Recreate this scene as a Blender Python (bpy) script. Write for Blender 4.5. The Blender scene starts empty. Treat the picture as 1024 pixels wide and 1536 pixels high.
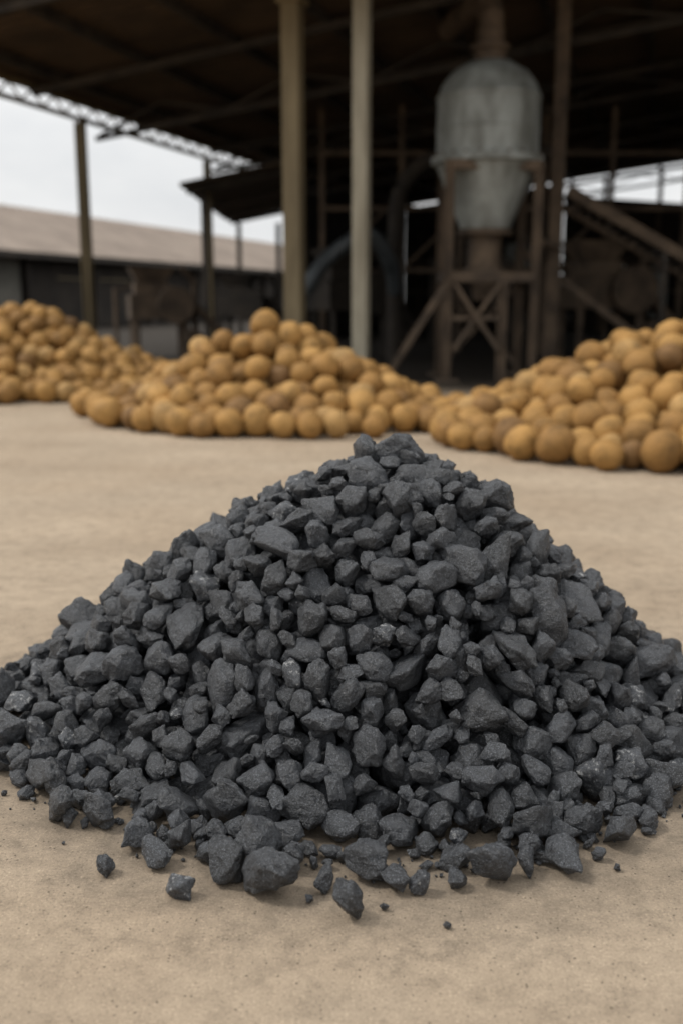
import bpy, math, random, bmesh
import numpy as np
from mathutils import Vector, Matrix, noise
rnd = random.Random(7)
rng = np.random.default_rng(11)
scene = bpy.context.scene
scene.view_settings.view_transform = 'Standard'
scene.view_settings.look = 'None'
scene.view_settings.exposure = 0

# ------------------------------------------------------------ materials
def new_mat(name):
    m = bpy.data.materials.new(name); m.use_nodes = True
    nt = m.node_tree
    b = nt.nodes["Principled BSDF"]
    return m, nt, b
def N(nt, t, **kw):
    n = nt.nodes.new(t)
    for k, v in kw.items():
        if k.startswith('_'): setattr(n, k[1:], v)
        else: n.inputs[k].default_value = v
    return n
def ramp(nt, stops):
    r = nt.nodes.new('ShaderNodeValToRGB')
    e = r.color_ramp.elements
    e[0].position, e[0].color = stops[0][0], (*stops[0][1], 1)
    e[1].position, e[1].color = stops[-1][0], (*stops[-1][1], 1)
    for p, c in stops[1:-1]:
        x = e.new(p); x.color = (*c, 1)
    return r
def mixc(nt, fac, a, b, mode='MIX'):
    m = nt.nodes.new('ShaderNodeMix'); m.data_type = 'RGBA'; m.blend_type = mode
    for sock, v in ((m.inputs[0], fac), (m.inputs[6], a), (m.inputs[7], b)):
        if isinstance(v, (int, float)): sock.default_value = v
        elif isinstance(v, tuple): sock.default_value = (*v, 1)
        else: nt.links.new(v, sock)
    return m.outputs[2]
def g(v): return (v, v, v)
def noise_tex(nt, vec, scale, detail=4, rough=.55):
    n = N(nt, 'ShaderNodeTexNoise', Scale=scale, Detail=detail, Roughness=rough)
    nt.links.new(vec, n.inputs['Vector']); return n.outputs['Fac']
def pos(nt):
    return nt.nodes.new('ShaderNodeNewGeometry')
def bump(nt, b, h, strength, dist):
    bp = N(nt, 'ShaderNodeBump', Strength=strength, Distance=dist)
    nt.links.new(h, bp.inputs['Height'])
    nt.links.new(bp.outputs[0], b.inputs['Normal']); return bp

def mat_simple(name, c1, c2, scale=3.0, rough=.7, metal=0.0, bumpd=.003, stretch=(1,1,1), lo=.35, hi=.68):
    m, nt, b = new_mat(name)
    ge = pos(nt)
    mp = N(nt, 'ShaderNodeMapping'); mp.inputs['Scale'].default_value = stretch
    nt.links.new(ge.outputs['Position'], mp.inputs['Vector'])
    f = noise_tex(nt, mp.outputs[0], scale, 4, .65)
    r = ramp(nt, [(lo, c1), (hi, c2)])
    nt.links.new(f, r.inputs[0])
    nt.links.new(r.outputs[0], b.inputs['Base Color'])
    b.inputs['Roughness'].default_value = rough
    b.inputs['Metallic'].default_value = metal
    f2 = noise_tex(nt, ge.outputs['Position'], scale * 12, 2)
    bump(nt, b, f2, .4, bumpd)
    return m

def mat_charcoal():
    m, nt, b = new_mat('charcoal')
    ge = pos(nt); P = ge.outputs['Position']; isl = ge.outputs['Random Per Island']
    f1 = noise_tex(nt, P, 60, 4, .65)
    r1 = ramp(nt, [(.3, (.0105, .0116, .0136)), (.7, (.030, .0328, .038))])
    nt.links.new(f1, r1.inputs[0])
    rb = ramp(nt, [(0, g(.5)), (.5, g(.95)), (1, g(1.5))]); nt.links.new(isl, rb.inputs[0])
    c = mixc(nt, 1.0, r1.outputs[0], rb.outputs[0], 'MULTIPLY')
    f2 = noise_tex(nt, P, 480, 3, .85)
    r2 = ramp(nt, [(.53, g(0)), (.65, g(1))]); nt.links.new(f2, r2.inputs[0])
    c = mixc(nt, r2.outputs[0], c, (.145, .155, .172))
    f3 = noise_tex(nt, P, 95, 5, .75)
    r3 = ramp(nt, [(.56, g(0)), (.62, g(1))]); nt.links.new(f3, r3.inputs[0])
    ri = ramp(nt, [(.955, g(0)), (.962, g(.85))]); nt.links.new(isl, ri.inputs[0])
    mm = mixc(nt, 1.0, r3.outputs[0], ri.outputs[0], 'MULTIPLY')
    c = mixc(nt, mm, c, (.36, .36, .355))
    nt.links.new(c, b.inputs['Base Color'])
    rr = ramp(nt, [(.3, g(.26)), (.7, g(.50))]); nt.links.new(f1, rr.inputs[0])
    nt.links.new(rr.outputs[0], b.inputs['Roughness'])
    b.inputs['Specular IOR Level'].default_value = .75
    a = noise_tex(nt, P, 420, 4, .8)
    bb = noise_tex(nt, P, 110, 4, .6)
    s = N(nt, 'ShaderNodeMath', _operation='MULTIPLY_ADD'); s.inputs[1].default_value = 2.2
    nt.links.new(bb, s.inputs[0]); nt.links.new(a, s.inputs[2])
    bump(nt, b, s.outputs[0], 1.0, .0025)
    return m

def mat_coconut():
    m, nt, b = new_mat('coconut_husk')
    ge = pos(nt); P = ge.outputs['Position']; isl = ge.outputs['Random Per Island']
    r = ramp(nt, [(0, (.17, .092, .036)), (.10, (.265, .142, .044)), (.45, (.345, .188, .056)), (.85, (.41, .232, .074)), (1, (.40, .245, .095))])
    nt.links.new(isl, r.inputs[0])
    f = noise_tex(nt, P, 13, 5, .7)
    r2 = ramp(nt, [(.32, g(.55)), (.52, g(1)), (.75, g(1.15))]); nt.links.new(f, r2.inputs[0])
    c = mixc(nt, 1.0, r.outputs[0], r2.outputs[0], 'MULTIPLY')
    f3 = noise_tex(nt, P, 5, 3, .6)
    r3 = ramp(nt, [(.35, g(.78)), (.6, g(1))]); nt.links.new(f3, r3.inputs[0])
    c = mixc(nt, 1.0, c, r3.outputs[0], 'MULTIPLY')
    nt.links.new(c, b.inputs['Base Color'])
    b.inputs['Roughness'].default_value = .7
    b.inputs['Specular IOR Level'].default_value = .25
    f2 = noise_tex(nt, P, 70, 3, .7)
    bump(nt, b, f2, .7, .006)
    return m

def mat_ground():
    m, nt, b = new_mat('sandy_ground')
    ge = pos(nt); P = ge.outputs['Position']
    f1 = noise_tex(nt, P, 1.1, 5, .6)
    r1 = ramp(nt, [(.3, (.325, .250, .176)), (.7, (.410, .330, .243))]); nt.links.new(f1, r1.inputs[0])
    mp = N(nt, 'ShaderNodeMapping'); mp.inputs['Scale'].default_value = (.7, 1.6, 1)
    mp.inputs['Rotation'].default_value = (0, 0, .35)
    nt.links.new(P, mp.inputs['Vector'])
    f2 = noise_tex(nt, mp.outputs[0], 1.9, 7, .7)
    r2 = ramp(nt, [(.35, g(.88)), (.65, g(1.08))]); nt.links.new(f2, r2.inputs[0])
    c = mixc(nt, 1.0, r1.outputs[0], r2.outputs[0], 'MULTIPLY')
    f3 = noise_tex(nt, P, 22, 9, .8)
    r3 = ramp(nt, [(.3, g(.66)), (.5, g(1.0)), (.7, g(1.2))]); nt.links.new(f3, r3.inputs[0])
    c = mixc(nt, 1.0, c, r3.outputs[0], 'MULTIPLY')
    f4 = noise_tex(nt, P, 300, 4, .75)
    r4 = ramp(nt, [(.30, g(.30)), (.43, g(.92)), (.57, g(1.0)), (.70, g(1.6))]); nt.links.new(f4, r4.inputs[0])
    c = mixc(nt, 1.0, c, r4.outputs[0], 'MULTIPLY')
    vo = N(nt, 'ShaderNodeTexVoronoi', Scale=150.0); nt.links.new(P, vo.inputs['Vector'])
    rv = ramp(nt, [(.16, g(.35)), (.26, g(1))]); nt.links.new(vo.outputs['Distance'], rv.inputs[0])
    sc_ = nt.nodes.new('ShaderNodeSeparateColor'); nt.links.new(vo.outputs['Color'], sc_.inputs[0])
    rk = ramp(nt, [(.86, g(0)), (.87, g(1))]); nt.links.new(sc_.outputs[0], rk.inputs[0])
    gm = mixc(nt, rk.outputs[0], g(1.0), rv.outputs[0])
    c = mixc(nt, 1.0, c, gm, 'MULTIPLY')
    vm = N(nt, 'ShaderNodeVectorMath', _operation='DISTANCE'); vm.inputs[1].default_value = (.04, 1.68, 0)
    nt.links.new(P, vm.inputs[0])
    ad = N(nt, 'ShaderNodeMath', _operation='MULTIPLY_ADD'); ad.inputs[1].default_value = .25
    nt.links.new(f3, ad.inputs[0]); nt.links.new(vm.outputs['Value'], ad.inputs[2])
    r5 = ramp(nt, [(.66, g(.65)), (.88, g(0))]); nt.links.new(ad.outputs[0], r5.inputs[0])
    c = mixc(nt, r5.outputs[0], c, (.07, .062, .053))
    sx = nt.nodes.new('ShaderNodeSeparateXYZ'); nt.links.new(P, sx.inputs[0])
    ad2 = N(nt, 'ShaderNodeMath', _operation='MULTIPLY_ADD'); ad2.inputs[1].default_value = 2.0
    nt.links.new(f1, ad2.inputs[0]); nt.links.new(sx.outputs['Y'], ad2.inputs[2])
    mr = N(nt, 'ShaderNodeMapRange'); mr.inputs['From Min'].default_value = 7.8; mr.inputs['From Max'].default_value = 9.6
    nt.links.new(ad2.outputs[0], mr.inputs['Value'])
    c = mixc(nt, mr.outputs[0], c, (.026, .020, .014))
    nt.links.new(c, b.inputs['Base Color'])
    b.inputs['Roughness'].default_value = .9
    b.inputs['Specular IOR Level'].default_value = .2
    s = N(nt, 'ShaderNodeMath', _operation='MULTIPLY_ADD'); s.inputs[1].default_value = 4.0
    nt.links.new(f3, s.inputs[0]); nt.links.new(f4, s.inputs[2])
    bump(nt, b, s.outputs[0], .7, .0024)
    return m

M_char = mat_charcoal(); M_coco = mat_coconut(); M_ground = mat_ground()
M_hop = mat_simple('weathered_galvanised_steel', (.14, .145, .13), (.40, .43, .415), 3.0, .55, .2, .004, (1, 1, .35))
M_rust = mat_simple('rusty_steel', (.05, .034, .022), (.135, .094, .06), 4, .8)
M_steel = mat_simple('painted_steel', (.22, .195, .14), (.40, .365, .28), 5, .65, 0, .002, (1, 1, .2))
M_steel2 = mat_simple('ochre_painted_steel', (.11, .083, .043), (.21, .165, .092), 5, .7, 0, .002, (1, 1, .2))
M_dark = mat_simple('shade_dark_steel', (.014, .011, .008), (.05, .038, .027), 4, .8)  # steel darkened in its base colour to imitate the dim shed interior
M_roof = mat_simple('shade_dark_roof_sheet', (.036, .024, .014), (.09, .060, .036), 1.2, .85)  # gloom under the roof is put into the sheet colour
M_tile = mat_simple('brown_roof_sheet', (.17, .134, .108), (.26, .21, .17), .8, .85, 0, .004)
M_wall = mat_simple('grey_plaster_wall', (.08, .075, .062), (.15, .14, .12), 1.5, .9)
M_dwall = mat_simple('shade_dark_wall', (.012, .009, .007), (.034, .026, .019), 1.5, .95)  # deep shade of the interior painted in as a near-black wall colour
M_duct = mat_simple('duct_steel', (.035, .042, .046), (.10, .112, .12), 3, .5, .3)

# ------------------------------------------------------------ mesh builder
class MB:
    def __init__(s): s.v = []; s.f = []; s.m = []
    def add(s, vs, fs, mi=0):
        o = len(s.v); s.v += [tuple(v) for v in vs]
        s.f += [tuple(i + o for i in f) for f in fs]; s.m += [mi] * len(fs)
    def beam(s, a, b, w, h=None, mi=0):
        h = h or w; a = Vector(a); b = Vector(b); d = (b - a).normalized()
        up = Vector((0, 0, 1)) if abs(d.z) < .95 else Vector((U[0], U[1], 0))
        x = d.cross(up).normalized(); y = x.cross(d).normalized()
        vs = []
        for p in (a, b):
            for i, j in ((-1, -1), (1, -1), (1, 1), (-1, 1)):
                vs.append(p + x * (i * w / 2) + y * (j * h / 2))
        s.add(vs, [(0, 1, 2, 3), (7, 6, 5, 4), (0, 4, 5, 1), (1, 5, 6, 2), (2, 6, 7, 3), (3, 7, 4, 0)], mi)
    def ibeam(s, a, b, w, mi=0):
        a = Vector(a); b = Vector(b); d = (b - a).normalized()
        up = Vector((0, 0, 1)) if abs(d.z) < .95 else Vector((U[0], U[1], 0))
        x = d.cross(up).normalized(); t = w * .14
        s.beam(a + x * (w / 2 - t / 2), b + x * (w / 2 - t / 2), t, w, mi)
        s.beam(a - x * (w / 2 - t / 2), b - x * (w / 2 - t / 2), t, w, mi)
        s.beam(a, b, w - 2 * t - .004, t, mi)
    def tube(s, pts, r, n=14, mi=0, cap=True):
        pts = [Vector(p) for p in pts]; vs = []; fs = []
        rr = r if isinstance(r, (list, tuple)) else [r] * len(pts)
        ref = Vector((.13, .21, .97))
        for k, p in enumerate(pts):
            d = (pts[min(k + 1, len(pts) - 1)] - pts[max(k - 1, 0)]).normalized()
            q = ref if abs(d.dot(ref)) < .93 else Vector((1, 0, 0))
            x = d.cross(q).normalized(); y = d.cross(x)
            for i in range(n):
                a = 2 * math.pi * i / n
                vs.append(p + (x * math.cos(a) + y * math.sin(a)) * rr[k])
        for k in range(len(pts) - 1):
            for i in range(n):
                j = (i + 1) % n
                fs.append((k * n + i, k * n + j, (k + 1) * n + j, (k + 1) * n + i))
        if cap:
            fs.append(tuple(range(n))); fs.append(tuple(range((len(pts) - 1) * n, len(pts) * n)))
        s.add(vs, fs, mi)
    def lathe(s, c, prof, n=48, mi=0):
        vs = []; fs = []
        for r, z in prof:
            for i in range(n):
                a = 2 * math.pi * i / n
                vs.append((c[0] + r * math.cos(a), c[1] + r * math.sin(a), z))
        for k in range(len(prof) - 1):
            for i in range(n):
                j = (i + 1) % n
                fs.append((k * n + i, k * n + j, (k + 1) * n + j, (k + 1) * n + i))
        s.add(vs, fs, mi)
    def box(s, c, size, ang=0, mi=0):
        x, y, z = (q / 2 for q in size); ca, sa = math.cos(ang), math.sin(ang); vs = []
        for k in (-1, 1):
            for i, j in ((-1, -1), (1, -1), (1, 1), (-1, 1)):
                px, py = i * x, j * y
                vs.append((c[0] + px * ca - py * sa, c[1] + px * sa + py * ca, c[2] + k * z))
        s.add(vs, [(3, 2, 1, 0), (4, 5, 6, 7), (0, 1, 5, 4), (1, 2, 6, 5), (2, 3, 7, 6), (3, 0, 4, 7)], mi)
    def obj(s, name, mats, parent=None, smooth=False):
        me = bpy.data.meshes.new(name); me.from_pydata(s.v, [], s.f)
        for m in (mats if isinstance(mats, list) else [mats]): me.materials.append(m)
        me.polygons.foreach_set('material_index', s.m)
        if smooth: me.polygons.foreach_set('use_smooth', [True] * len(s.f))
        me.update(); o = bpy.data.objects.new(name, me); scene.collection.objects.link(o)
        if smooth:
            try: me.set_sharp_from_angle(angle=math.radians(35))
            except Exception: pass
        if parent: o.parent = parent
        return o
def empty(name):
    o = bpy.data.objects.new(name, None); scene.collection.objects.link(o); return o

U = (.3057, .9521); W = (.9521, -.3057); A0 = (-2.90, 12.0)
SHANG = math.atan2(W[1], W[0])
def S(s, k, z): return (A0[0] + U[0] * s + W[0] * k, A0[1] + U[1] * s + W[1] * k, z)
def roofz(k): return 2.97 + .12 * k

# ------------------------------------------------------------ ground
mb = MB(); R = 400
mb.add([(-R, -60, 0), (R, -60, 0), (R, 600, 0), (-R, 600, 0)], [(0, 1, 2, 3)])
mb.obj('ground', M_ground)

# ------------------------------------------------------------ packed heaps
def pack(H, grad, xr, yr, radii_fn, fill, iters, seed, squash=.6, gravity=.0):
    r_ = np.random.default_rng(seed)
    M = 60000
    xs = r_.uniform(*xr, M); ys = r_.uniform(*yr, M); h = H(xs, ys)
    vol = h.mean() * (xr[1] - xr[0]) * (yr[1] - yr[0])
    rad = []; acc = 0
    while acc < vol * fill:
        r = radii_fn(r_); rad.append(r); acc += 4.19 * r ** 3
    n = len(rad); rad = np.array(rad)
    zs = r_.uniform(0, h.max(), M); ok = np.where(zs < h)[0]
    ok = r_.choice(ok, n, replace=len(ok) < n)
    p = np.stack([xs[ok], ys[ok], zs[ok]], 1) + r_.normal(0, .002, (n, 3))
    off = r_.uniform(-.5, .4, n) * rad
    I = J = None
    for it in range(iters):
        if it % 8 == 0:
            pf = p.astype(np.float32); Is = []; Js = []
            for a in range(0, n, 500):
                q = pf[a:a + 500]
                d2 = (q ** 2).sum(1)[:, None] + (pf ** 2).sum(1)[None] - 2 * q @ pf.T
                lim = (rad[a:a + 500, None] + rad[None]) * 1.25
                i, j = np.where(d2 < lim ** 2); i = i + a
                k = i < j; Is.append(i[k]); Js.append(j[k])
            I = np.concatenate(Is); J = np.concatenate(Js)
        p[:, 2] -= gravity
        d = p[J] - p[I]; L = np.sqrt((d ** 2).sum(1)) + 1e-9
        ov = rad[I] + rad[J] - L; k = ov > 0
        i, j = I[k], J[k]; c = d[k] / L[k][:, None] * ov[k][:, None] * .5 * .55
        for ax in range(3):
            p[:, ax] += np.bincount(j, c[:, ax], n) - np.bincount(i, c[:, ax], n)
        gx, gy = grad(p[:, 0], p[:, 1])
        f = p[:, 2] + rad * squash + off - H(p[:, 0], p[:, 1])
        nl = np.sqrt(gx ** 2 + gy ** 2 + 1)
        m = np.where(f > 0, f, 0) / nl * .8
        p[:, 0] += m * gx / nl; p[:, 1] += m * gy / nl; p[:, 2] -= m / nl
        p[:, 2] = np.maximum(p[:, 2], rad * .78)
    return p, rad

def lump(x, y, s, a, ph):
    return a * (np.sin(x * s + ph) * np.cos(y * s * 1.3 + ph * 2) + .6 * np.sin(x * s * 2.1 - y * s * 1.7 + ph * 3))
def numgrad(H, e):
    return lambda x, y: ((H(x + e, y) - H(x - e, y)) / (2 * e), (H(x, y + e) - H(x, y - e)) / (2 * e))

def bm_np(bm):
    bm.verts.index_update()
    v = np.array([x.co[:] for x in bm.verts]); f = np.array([[q.index for q in x.verts] for x in bm.faces], dtype=np.int32)
    return v, f
def ico(level):
    bm = bmesh.new(); bmesh.ops.create_icosphere(bm, subdivisions=level, radius=1)
    v, f = bm_np(bm); bm.free(); return v / np.linalg.norm(v, axis=1)[:, None], f

def rot_random(r_):
    q = r_.normal(size=4); q /= np.linalg.norm(q); w, x, y, z = q
    return np.array([[1-2*(y*y+z*z), 2*(x*y-z*w), 2*(x*z+y*w)], [2*(x*y+z*w), 1-2*(x*x+z*z), 2*(y*z-x*w)], [2*(x*z-y*w), 2*(y*z+x*w), 1-2*(x*x+y*y)]])

def mass_object(name, variants, P, Rd, mat, scl_fn, seed):
    r_ = np.random.default_rng(seed); n = len(P); Vs = []; Fs = []; o = 0
    for i in range(n):
        vv, ff = variants[r_.integers(len(variants))]
        v = (vv * scl_fn(r_)) @ rot_random(r_).T * Rd[i] + P[i]
        lo = v[:, 2].min()
        if lo < .0: v[:, 2] -= lo
        Vs.append(v.astype(np.float32)); Fs.append(ff + o); o += len(v)
    V = np.concatenate(Vs); F = np.concatenate(Fs).astype(np.int32)
    me = bpy.data.meshes.new(name)
    me.vertices.add(len(V)); me.vertices.foreach_set('co', V.ravel())
    me.loops.add(F.size); me.loops.foreach_set('vertex_index', F.ravel())
    me.polygons.add(len(F)); me.polygons.foreach_set('loop_start', np.arange(0, F.size, 3, dtype=np.int32))
    try: me.polygons.foreach_set('loop_total', np.full(len(F), 3, np.int32))
    except Exception: pass
    me.polygons.foreach_set('use_smooth', np.ones(len(F), bool))
    me.materials.append(mat); me.update(calc_edges=True)
    ob = bpy.data.objects.new(name, me); scene.collection.objects.link(ob); return ob

# --- charcoal: crushed angular fragments = bevelled convex hulls, chipped and roughened
def char_variant(r_, seed):
    k = int(r_.integers(9, 17))
    pts = r_.normal(size=(k, 3)); pts /= np.linalg.norm(pts, axis=1)[:, None]
    for _ in range(6):
        d = pts[:, None] - pts[None]; L = np.linalg.norm(d, axis=2) + 1e-3
        pts += (d / L[..., None] ** 3).sum(1) * .02; pts /= np.linalg.norm(pts, axis=1)[:, None]
    pts *= r_.uniform(.78, 1.18, (k, 1))
    bm = bmesh.new()
    for p in pts: bm.verts.new(p)
    res = bmesh.ops.convex_hull(bm, input=bm.verts[:])
    bmesh.ops.delete(bm, geom=[x for x in res['geom_interior'] if isinstance(x, bmesh.types.BMVert)], context='VERTS')
    bmesh.ops.dissolve_limit(bm, angle_limit=math.radians(12), verts=bm.verts[:], edges=bm.edges[:])
    bmesh.ops.bevel(bm, geom=bm.edges[:], offset=float(r_.uniform(.03, .09)), segments=1, affect='EDGES', profile=.5, clamp_overlap=True)
    bmesh.ops.triangulate(bm, faces=bm.faces[:])
    for lim in (.5, .30, .22):
        es = [e for e in bm.edges if e.calc_length() > lim]
        bmesh.ops.subdivide_edges(bm, edges=es, cuts=1)
        bmesh.ops.triangulate(bm, faces=[f for f in bm.faces if len(f.verts) > 3])
    bmesh.ops.recalc_face_normals(bm, faces=bm.faces[:])
    v, f = bm_np(bm); bm.free()
    for i in range(len(v)):
        q = Vector(v[i]) * 1.3 + Vector((seed * 7.1, 3.3, 1.7))
        nz = noise.noise(q)
        rg = 1 - abs(noise.noise(q * 2.2)) * 2
        v[i] *= 1 + .18 * nz + .11 * rg + .06 * noise.noise(q * 4.0)
    return v / np.cbrt(np.prod(np.ptp(v, axis=0)) / 8), f
cvars = [char_variant(rng, i) for i in range(72)]
BX, CY = .035, 1.66
def Hc(x, y):
    dy = (y - CY)
    dx0 = x - BX
    r0 = np.sqrt(dx0 ** 2 + (dy / .8) ** 2)
    dx = x - (BX + .065 * np.clip(1 - r0 / .5, 0, 1))     # crest leans to the right of the base centre
    ly = np.where(dy < 0, .785, .82)
    a = np.arctan2(dy, dx)
    r = np.sqrt(dx ** 2 + (dy / ly) ** 2)
    r = r * (1 + .03 * np.sin(3 * a + 1) + .025 * np.sin(7 * a) + .02*np.sin(13*a+2))
    r = r * (1 + .06 * np.abs(np.sin(2 * a)) * (dy < 0) * np.clip(r / .5, 0, 1))
    h = np.interp(r, [0, .05, .15, .28, .40, .52, .60, .66, .70], [.455, .448, .412, .325, .224, .120, .058, .022, 0])
    return np.where(h > .03, h + lump(x, y, 14, .008, .7), h)
def cr(r_):
    t = r_.random()
    if t < .11: return r_.uniform(.025, .034)
    if t < .42: return r_.uniform(.018, .025)
    return r_.uniform(.008, .018)
P, Rd = pack(Hc, numgrad(Hc, .01), (-.75, .85), (.95, 2.4), cr, .67, 84, 3, squash=.75)
strays = [(-.268,1.185,.020),(-.292,1.12,.011),(-.233,1.14,.017),(-.192,1.07,.015),(.01,1.03,.019),(-.146,1.115,.025),
 (-.086,1.08,.029),(-.024,1.09,.013),(.063,1.09,.018),(.095,1.08,.012),(.186,1.10,.024),(.28,1.138,.024),(.23,1.12,.015),
 (.365,1.19,.022),(.415,1.235,.015),(-.38,1.25,.022),(-.328,1.235,.022),(-.433,1.34,.026),(-.526,1.436,.012),(-.17,1.15,.014),
 (-.59,1.55,.026),(-.50,1.42,.024),(-.55,1.90,.022),(-.50,1.95,.018),(.64,1.86,.018),(.60,1.95,.016),(.03,1.115,.027),(-.27,1.24,.014),
 (-.47,1.37,.018),(-.41,1.31,.019),(-.36,1.28,.015),(.45,1.29,.021),(.40,1.27,.017),(.33,1.21,.019),(.14,1.13,.016),(-.06,1.13,.016),
 (.33,1.15,.008),(.345,1.128,.005),(.05,1.045,.005),(.12,1.01,.0045),(-.04,1.06,.005),(-.255,1.19,.010),(.14,1.09,.012),(.29,1.19,.02),(.24,1.16,.018),(-.21,1.18,.019)]
Ps = [(x, y, r * .8) for x, y, r in strays]; Rs = [r for *_, r in strays]
for i in range(900):
    a = rng.uniform(-math.pi, math.pi); q = 1.0 + abs(rng.normal(0, .06)) - .08
    Ps.append((BX + math.cos(a) * .64 * q, CY + math.sin(a) * .54 * q, .001)); Rs.append(float(rng.choice([.0015, .0025, .004, .007, .011], p=[.32, .26, .21, .14, .07])))
# the big lumps sitting on the crest
for x, y, z, r in ((.10, 1.64, .455, .031), (.115, 1.585, .422, .029), (.05, 1.60, .425, .020), (.09, 1.545, .392, .031), (.145, 1.63, .425, .018)):
    Ps.append((x, y, z)); Rs.append(r)
Pc = np.concatenate([P, np.array(Ps)]); Rc = np.concatenate([Rd, np.array(Rs)])
def cs(r_):
    s = np.array([r_.uniform(1.0, 1.5), 1.0, r_.uniform(.62, 1.0)]); return s / np.cbrt(s.prod()) * 1.05
mass_object('charcoal_pile', cvars, Pc, Rc, M_char, cs, 5)

# --- coconuts
v3, f3 = ico(3)
def coco_variant(r_, seed):
    d = v3; a = np.arctan2(d[:, 1], d[:, 0])
    r = 1 + .025 * np.cos(3 * a + r_.uniform(0, 6)) * (1 - d[:, 2] ** 2)
    out = d * r[:, None]; out[:, 2] *= r_.uniform(1.0, 1.14)
    out[:, 2] = np.where(out[:, 2] > 0, out[:, 2] * 1.04, out[:, 2])
    for i in range(len(out)):
        q = Vector(out[i]) + Vector((seed * 5.1, 0, 0))
        out[i] *= 1 + .06 * noise.noise(q * 1.3) + .03 * noise.noise(q * 4)
    return out, f3
ccv = [coco_variant(rng, i) for i in range(20)]
def coconut_pile(cx, cy, rx, ry, h, seed, prof=None, rr=(.060, .082)):
    prof = prof or ([0, .15, .45, .75, .92, 1.0, 1.05], [1, .93, .62, .28, .13, .08, 0])
    def H(x, y):
        a = np.arctan2(y - cy, x - cx)
        r = np.sqrt(((x - cx) / rx) ** 2 + ((y - cy) / ry) ** 2) * (1 + .05 * np.sin(3 * a + seed) + .03 * np.sin(5 * a + seed * 2))
        return np.interp(r, prof[0], np.array(prof[1])) * h + np.where(r < .9, lump(x, y, 4, .02, seed), 0)
    def rf(r_): return r_.uniform(*rr)
    P, Rd = pack(H, numgrad(H, .03), (cx - rx * 1.1, cx + rx * 1.1), (cy - ry * 1.1, cy + ry * 1.1), rf, .60, 80, seed, squash=.9, gravity=.001)
    return mass_object('coconut_pile', ccv, P, Rd, M_coco, lambda r_: r_.uniform(.97, 1.06), seed)
coconut_pile(-.42, 6.17, 1.18, 1.22, .645, 1, prof=([0, .10, .30, .6, .85, 1.0, 1.05], [1, .94, .74, .42, .17, .08, 0]))
coconut_pile(1.80, 5.15, 1.42, 1.36, .68, 2)
coconut_pile(-2.62, 8.05, 1.50, 1.42, .70, 4, rr=(.062, .078))

# ------------------------------------------------------------ open shed
shed = empty('open_shed')
K1 = 12.0; S0, S1 = -3.5, 14.0
ns = int((S1 - S0) / .03); vs = []; fs = []
for i in range(ns + 1):
    s_ = S0 + (S1 - S0) * i / ns; dz = .016 * math.sin(2 * math.pi * s_ / .18)
    for k in (-.25, K1): vs.append(S(s_, k, roofz(k) + dz))
for i in range(ns): fs.append((2*i, 2*i+1, 2*i+3, 2*i+2))
mb = MB(); mb.add(vs, fs); mb.obj('roof_sheet', M_roof, shed, True)
mb = MB()
k = .35
while k < K1:
    mb.beam(S(S0 + .05, k, roofz(k) - .07), S(S1 - .05, k, roofz(k) - .07), .06, .09); k += .95
for s_ in (-3.2, -1.0, 1.2, 3.36, 7.0, 10.5, 13.8):
    mb.beam(S(s_, 0, roofz(0) - .155), S(s_, K1, roofz(K1) - .155), .07, .07)
for s_ in (.2, 3.36, 7.0, 10.5, 13.8):
    mb.beam(S(s_, 0, roofz(0) - .44), S(s_, K1, roofz(K1) - .44), .05, .05)
    kk = .05; up = 0
    while kk < K1 - .9:
        a, b = (.41, .19) if up % 2 == 0 else (.19, .41)
        mb.beam(S(s_, kk, roofz(kk) - a), S(s_, kk + .8, roofz(kk + .8) - b), .028); kk += .8; up += 1
mb.obj('purlins_and_trusses', M_dark, shed)
mb = MB()
mb.beam(S(S0, -.08, 2.90), S(S1, -.08, 2.90), .06, .06)
mb.beam(S(S0, -.08, 2.72), S(S1, -.08, 2.72), .045, .045)
s_ = S0; up = 0
while s_ < S1:
    z1, z2 = (2.73, 2.88) if up % 2 == 0 else (2.88, 2.73)
    mb.beam(S(s_, -.08, z1), S(s_ + .2, -.08, z2), .018); s_ += .2; up += 1
mb.obj('eave_lattice_girder', M_steel2, shed)
mb = MB()
for s_, w_ in ((0, .10), (3.36, .09), (7.0, .1), (10.5, .1), (13.8, .1)):
    mb.ibeam(S(s_, -.08, 0), S(s_, -.08, 2.69), w_)
    mb.box(S(s_, -.08, .01), (.24, .24, .02), SHANG)
mb.obj('eave_posts', M_steel2, shed)
mb = MB()
mb.beam((-.41, 9.0, 0), (-.41, 9.0, 3.22), .15)
mb.box((-.41, 9.0, .012), (.32, .32, .024), SHANG); mb.box((-.41, 9.0, 3.14), (.22, .22, .05), SHANG)
mb.obj('brown_column', M_steel2, shed)
mb = MB()
mb.beam((2.07, 10.0, 0), (2.07, 10.0, 3.5), .12)
mb.obj('rusty_column', M_rust, shed)
mb = MB()
mb.beam((.165, 8.8, 0), (.165, 8.8, 3.32), .125)
mb.box((.165, 8.8, .012), (.28, .28, .024), SHANG)
mb.obj('pale_column', M_steel, shed)
mb = MB()
def wall(a, b, z0, z1a, z1b, t=.08):
    a = Vector((a[0], a[1], 0)); b = Vector((b[0], b[1], 0)); n = (b - a).normalized().cross(Vector((0, 0, 1))) * t / 2
    q = [a - n, b - n, b + n, a + n]; zt = [z1a, z1b, z1b, z1a]
    mb.add([(p.x, p.y, z0) for p in q] + [(p.x, p.y, z) for p, z in zip(q, zt)],
           [(3, 2, 1, 0), (4, 5, 6, 7), (0, 1, 5, 4), (1, 2, 6, 5), (2, 3, 7, 6), (3, 0, 4, 7)])
wall(S(7.1, .1, 0), S(13.9, .1, 0), 0, roofz(.1) - .13, roofz(.1) - .13)
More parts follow.
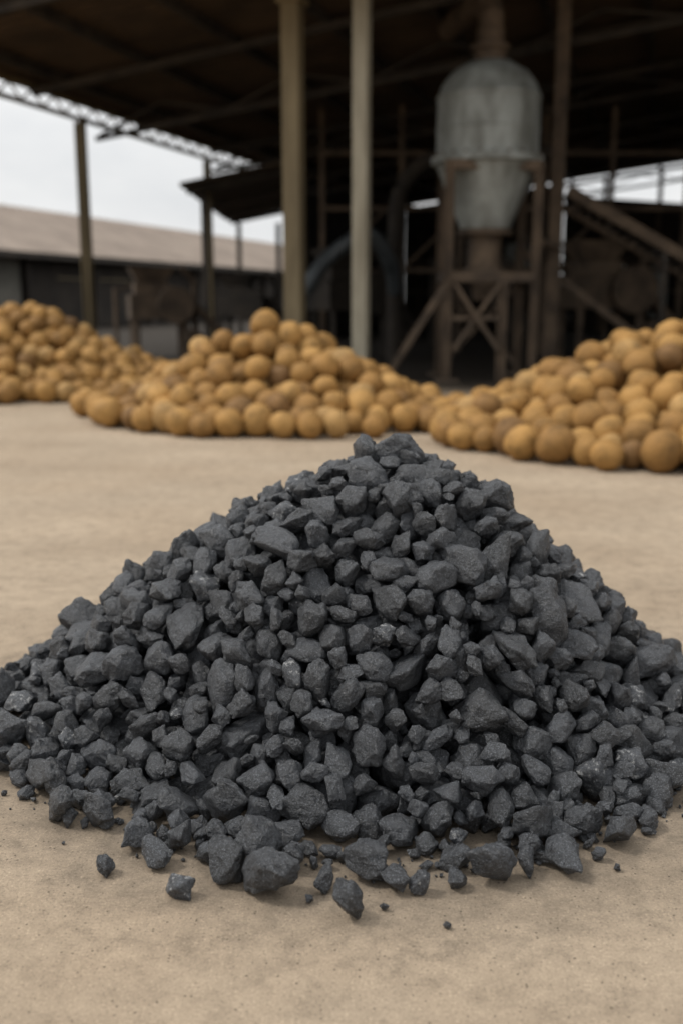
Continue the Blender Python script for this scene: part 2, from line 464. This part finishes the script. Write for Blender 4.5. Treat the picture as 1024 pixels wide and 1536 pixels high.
wall(S(13.9, .2, 0), S(13.9, 3.95, 0), 0, roofz(.2) - .12, roofz(3.95) - .12)
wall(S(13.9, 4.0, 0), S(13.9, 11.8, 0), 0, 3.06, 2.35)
wall(S(-3.2, 11.9, 0), S(13.8, 11.9, 0), 0, roofz(11.9) - .15, roofz(11.9) - .15)  # unseen right side wall, added to keep light out of the shed
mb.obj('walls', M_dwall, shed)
mb = MB()
for k in (4.9, 6.1, 7.4, 8.9, 10.3): mb.beam(S(13.75, k, 0), S(13.75, k, roofz(k) - .1), .1)
for k in np.arange(.6, 11.5, .55): mb.beam(S(13.82, k, .1), S(13.82, k, 2.3), .04)
mb.beam(S(13.7, .3, 1.6), S(13.7, 11.5, 1.6), .06); mb.beam(S(13.7, .3, .9), S(13.7, 11.5, .9), .06)
mb.obj('wall_studs', M_rust, shed)
mb = MB()
for k, w_, z0, z1 in ((5.2, .5, .5, 1.5), (6.2, .35, .3, 1.75), (3.0, .6, 1.2, 2.0), (7.6, .8, .4, 1.4)):
    mb.box(S(13.62, k, (z0 + z1) / 2), (w_, .03, z1 - z0), SHANG)
mb.obj('grey_sheet_panels', M_hop, shed)

lt = empty('lean_to_roof')
mb = MB(); q = [(-2.17, 14, 2.20), (-.55, 14, 2.52), (-.60, 20, 2.52), (-2.2, 20, 2.20)]
mb.add(q + [(x, y, z + .05) for x, y, z in q], [(3, 2, 1, 0), (4, 5, 6, 7), (0, 1, 5, 4), (1, 2, 6, 5), (2, 3, 7, 6), (3, 0, 4, 7)])
mb.obj('roof_slab', M_roof, lt)
mb = MB()
for y in (14.3, 16.2, 18.1, 19.8):
    mb.beam((-2.12, y, 2.16), (-.6, y, 2.46), .05, .07)
for x, y in ((-1.9, 14.4), (-1.95, 19.7), (-1.2, 19.7)): mb.beam((x, y, 0), (x, y, 2.14), .07)
mb.obj('lean_to_frame', M_dark, lt)

# ------------------------------------------------------------ hopper
hp = empty('hopper_silo'); c = (1.283, 9.25)
mb = MB()
mb.lathe(c, [(.0, 2.715), (.20, 2.71), (.23, 2.69), (.33, 2.63), (.41, 2.53), (.445, 2.44), (.456, 2.43), (.456, 2.40), (.448, 2.395),
             (.448, 2.17), (.455, 2.165), (.455, 2.145), (.448, 2.14), (.448, 1.93), (.49, 1.925), (.49, 1.87), (.448, 1.865), (.43, 1.83), (.215, 1.31), (0, 1.305)])
mb.obj('hopper_body', M_hop, hp, True)
mb = MB()
mb.lathe(c, [(0, 2.98), (.12, 2.98), (.12, 2.86), (.17, 2.85), (.17, 2.81), (.14, 2.80), (.14, 2.72)])
mb.tube([(1.283, 9.25, 2.95), (1.283, 9.25, 3.1), (1.283, 9.3, 3.2), (1.20, 9.7, 3.3), (1.05, 10.6, 3.32)], .11)
mb.lathe(c, [(.19, 1.325), (.245, 1.32), (.245, 1.27), (.15, 1.265), (.15, .99), (.19, .98), (.19, .94), (0, .94)])
mb.tube([(1.283, 9.25, .95), (1.283, 9.25, .70)], [.14, .09])
mb.obj('feed_and_outlet_pipes', M_rust, hp, True)
mb = MB()
for i in range(24):
    a = i * math.pi / 12
    mb.box((c[0] + .475 * math.cos(a), c[1] + .475 * math.sin(a), 1.935), (.02, .02, .02), a)
legs = [(.92, 8.85), (1.69, 8.95), (.93, 9.65), (1.70, 9.75)]
for x, y in legs:
    mb.ibeam((x, y, 0), (x, y, 1.865), .07); mb.box((x, y, .01), (.2, .2, .02))
lg = legs
for a, b in ((0, 1), (2, 3), (0, 2), (1, 3)):
    for z in (.90, 1.83):
        mb.beam((*lg[a], z), (*lg[b], z), .06, .08)
mb.beam((.93, 8.85, .55), (1.38, 8.85, .55), .04)
mb.ibeam((1.40, 8.85, 0), (1.40, 8.85, .86), .08)
mb.beam((1.36, 8.82, .84), (.97, 8.82, .28), .035); mb.beam((.97, 8.79, .84), (1.36, 8.79, .28), .035)
mb.beam((.90, 8.86, .83), (.42, 9.0, .05), .07, .06)
mb.beam((.95, 9.65, .84), (1.68, 9.75, .1), .04); mb.beam((.95, 9.69, .1), (1.68, 9.79, .84), .04)
mb.beam((1.72, 8.95, 1.2), (2.07, 9.93, 1.2), .05)
mb.obj('support_frame', M_rust, hp)

cv = empty('inclined_conveyor'); mb = MB()
mb.beam((2.14, 9.85, 1.72), (4.1, 9.85, .68), .06, .10)
mb.beam((2.14, 10.45, 1.66), (4.1, 10.45, .62), .06, .06)
mb.obj('conveyor_side_rails', M_rust, cv)
mb = MB()
for i in range(22):
    t = i / 21; x = 2.16 + 1.92 * t; z = 1.67 - 1.02 * t
    mb.tube([(x, 9.9, z), (x, 10.4, z)], .02, 8)
mb.beam((4.1, 9.85, 0), (4.1, 9.85, .72), .06); mb.beam((4.1, 10.45, 0), (4.1, 10.45, .72), .06)
mb.beam((3.1, 9.85, 0), (3.1, 9.85, 1.18), .05)
mb.obj('rollers_and_legs', M_dark, cv)
mb = MB()
mb.beam((1.78, 10.3, 1.2), (3.45, 10.3, .03), .06, .07)
mb.beam((1.78, 10.3, 1.2), (1.78, 10.3, 0), .06)
br = empty('bracing_strut'); mb.obj('diagonal_strut', M_rust, br)

dc = empty('dust_duct'); mb = MB()
def arc(pts, n=8):
    out = []; P_ = [Vector(p) for p in pts]; P_ = [P_[0]] + P_ + [P_[-1]]
    for i in range(1, len(P_) - 2):
        for k in range(n):
            t = k / n; a, b, c_, d = P_[i-1:i+3]
            out.append(.5 * ((2*b) + (-a + c_)*t + (2*a - 5*b + 4*c_ - d)*t*t + (-a + 3*b - 3*c_ + d)*t**3))
    out.append(P_[-2]); return out
mb.tube(arc([(-.55, 11.5, .45), (-.38, 11.5, .85), (-.1, 11.5, 1.2), (.3, 11.5, 1.42), (.55, 11.7, 1.1), (.62, 11.9, .8)]), .085)
mb.obj('duct_pipe', M_duct, dc, True)
mb = MB()
mb.tube(arc([(.62, 12, 0), (.62, 12, 1.4), (.68, 12, 1.95), (.95, 12, 2.25), (1.3, 12, 2.3), (2.4, 12, 2.35)]), .09)
mb.obj('riser_pipe', M_dark, dc, True)
def machine(name, x, y, sc, ang, mat):
    e = empty(name); mb = MB()
    def T(px, py, pz):
        ca, sa = math.cos(ang), math.sin(ang)
        return (x + (px * ca - py * sa) * sc, y + (px * sa + py * ca) * sc, pz * sc)
    for i, j in ((-.35, -.25), (.35, -.25), (-.35, .25), (.35, .25)): mb.beam(T(i, j, 0), T(i, j, .55), .07 * sc)
    mb.box(T(0, 0, .72), (.85 * sc, .6 * sc, .34 * sc), ang)
    mb.box(T(-.1, 0, .98), (.5 * sc, .4 * sc, .16 * sc), ang)
    b = [T(-.3, -.15, 1.07), T(.1, -.15, 1.07), T(.1, .15, 1.07), T(-.3, .15, 1.07)]
    t = [T(-.42, -.25, 1.28), T(.22, -.25, 1.28), T(.22, .25, 1.28), T(-.42, .25, 1.28)]
    mb.add(b + t, [(0, 1, 5, 4), (1, 2, 6, 5), (2, 3, 7, 6), (3, 0, 4, 7), (0, 3, 2, 1)])
    mb.tube([T(.2, -.36, .75), T(.2, -.44, .75)], .26 * sc, 20)
    mb.tube([T(.45, -.36, .3), T(.45, -.44, .3)], .12 * sc, 16)
    mb.beam(T(.43, 0, .85), T(.95, 0, .3), .18 * sc, .1 * sc)
    mb.tube([T(.55, .1, .1), T(.55, .1, 1.1), T(.35, .1, 1.3)], .05 * sc, 10)
    mb.beam(T(-.6, .2, 0), T(-.6, .2, 1.0), .05 * sc); mb.beam(T(-.6, .2, .95), T(-.3, .2, 1.05), .05 * sc)
    mb.obj('machine_body', mat, e)
machine('husk_crusher', -2.30, 12.8, .86, .3, M_rust)
machine('husk_crusher', -1.45, 15.2, .85, -.2, M_dark)
machine('husk_crusher', .1, 13.2, 1.05, .5, M_dark)
machine('husk_crusher', 3.2, 12.6, 1.1, .2, M_rust)
machine('husk_crusher', 2.0, 14.6, 1.3, -.3, M_dark)
sf = empty('scaffold_frame'); mb = MB()
for x in (-.25, .35, .8, 1.6, 2.7, 3.6, 4.6):
    mb.beam((x, 13.9, 0), (x, 13.9, 3.2), .07)
for z in (1.1, 1.9, 2.6): mb.beam((-.3, 13.85, z), (4.7, 13.85, z), .06)
for i, x in enumerate((-.25, .8, 2.7)): mb.beam((x, 13.8, 1.1), (x + .85, 13.8, 1.9), .04)
mb.obj('scaffold_posts', M_rust, sf)

# ------------------------------------------------------------ long warehouse at left
wh = empty('warehouse')
E0 = Vector((-7.8, 23.5, 0)); u3 = Vector((U[0], U[1], 0)); l3 = Vector((-W[0], -W[1], 0))
def Wp(s, k, z): p = E0 + u3 * s + l3 * k; return (p.x, p.y, z)
mb = MB(); vs = []; fs = []; s0, s1 = -9, 30; n = 780
for i in range(n + 1):
    s_ = s0 + (s1 - s0) * i / n; dz = .03 * math.sin(2 * math.pi * s_ / .4)
    vs += [Wp(s_, -.4, 1.78 + dz), Wp(s_, 4.2, 3.45 + dz), Wp(s_, 8.8, 1.78 + dz)]
for i in range(n): fs += [(3*i, 3*i+1, 3*i+4, 3*i+3), (3*i+1, 3*i+2, 3*i+5, 3*i+4)]
mb.add(vs, fs); mb.obj('roof', M_tile, wh, True)
mb = MB()
mb.beam(Wp(s0, -.42, 1.74), Wp(s1, -.42, 1.74), .05, .14)
mb.obj('fascia', M_dark, wh)
mb = MB()
for s_ in np.arange(-8, 29, 3.0):
    mb.beam(Wp(s_, 0, 0), Wp(s_, 0, 1.85), .16)
mb.box(Wp(10.5, 4.2, 1.0), (39, .1, 1.9), math.atan2(U[1], U[0]))
mb.box(Wp(s1 - .1, 4.2, .9), (8.0, .1, 1.75), SHANG)
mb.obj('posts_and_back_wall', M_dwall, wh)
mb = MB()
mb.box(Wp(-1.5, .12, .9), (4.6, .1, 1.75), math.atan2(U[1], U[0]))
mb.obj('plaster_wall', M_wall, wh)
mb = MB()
mb.box(Wp(4.5, .15, .9), (6.6, .08, 1.75), math.atan2(U[1], U[0])); mb.box(Wp(17, .15, .9), (18, .08, 1.75), math.atan2(U[1], U[0]))  # dark sheets standing in for the shade inside the open bays
mb.obj('dark_opening_panels', M_dwall, wh)
mb = MB()
for s_ in (2.4, 4.4): mb.beam(Wp(s_, .08, 1.25), Wp(s_ + 1.6, .08, 1.25), .05, .04)
mb.obj('door_rails', M_steel2, wh)

# ------------------------------------------------------------ world (overcast: brighter overhead), sun, camera
w = bpy.data.worlds.new("World"); scene.world = w; w.use_nodes = True
nt = w.node_tree; bg = nt.nodes['Background']
sky = nt.nodes.new('ShaderNodeTexSky'); sky.sky_type = 'NISHITA'; sky.sun_disc = False
sun_dir = Vector((-.60, .02, .80)).normalized()
sky.sun_elevation = math.asin(sun_dir.z); sky.sun_rotation = math.atan2(sun_dir.x, sun_dir.y)
sky.dust_density = 3
tc = nt.nodes.new('ShaderNodeTexCoord')
mp = N(nt, 'ShaderNodeMapping'); mp.inputs['Scale'].default_value = (1, 1, 3)
nt.links.new(tc.outputs['Generated'], mp.inputs['Vector'])
nf = noise_tex(nt, mp.outputs[0], 3.2, 6, .6)
cr_ = ramp(nt, [(.3, (9.2, 9.4, 9.6)), (.7, (11.6, 11.6, 11.5))]); nt.links.new(nf, cr_.inputs[0])
sz = nt.nodes.new('ShaderNodeSeparateXYZ'); nt.links.new(tc.outputs['Generated'], sz.inputs[0])
el = ramp(nt, [(0.0, g(.53)), (.12, g(.55)), (1, g(.92))]); nt.links.new(sz.outputs['Z'], el.inputs[0])
cc = mixc(nt, 1.0, cr_.outputs[0], el.outputs[0], 'MULTIPLY')
c = mixc(nt, .97, sky.outputs[0], cc)
nt.links.new(c, bg.inputs['Color']); bg.inputs['Strength'].default_value = .15
sl = bpy.data.lights.new('sun', 'SUN'); sl.energy = 2.3; sl.angle = math.radians(10); sl.color = (1, .96, .90)
so = bpy.data.objects.new('sun', sl); scene.collection.objects.link(so)
so.rotation_euler = (-sun_dir).to_track_quat('-Z', 'Y').to_euler()
cam = bpy.data.cameras.new('camera'); co = bpy.data.objects.new('camera', cam); scene.collection.objects.link(co)
co.location = (0, 0, .7); co.rotation_euler = (math.radians(78), 0, 0)
cam.sensor_fit = 'VERTICAL'; cam.sensor_height = 36; cam.sensor_width = 24; cam.lens = 35
cam.clip_end = 2000; cam.clip_start = .02
cam.dof.use_dof = True; cam.dof.focus_distance = 1.36; cam.dof.aperture_fstop = 2.8
scene.camera = co
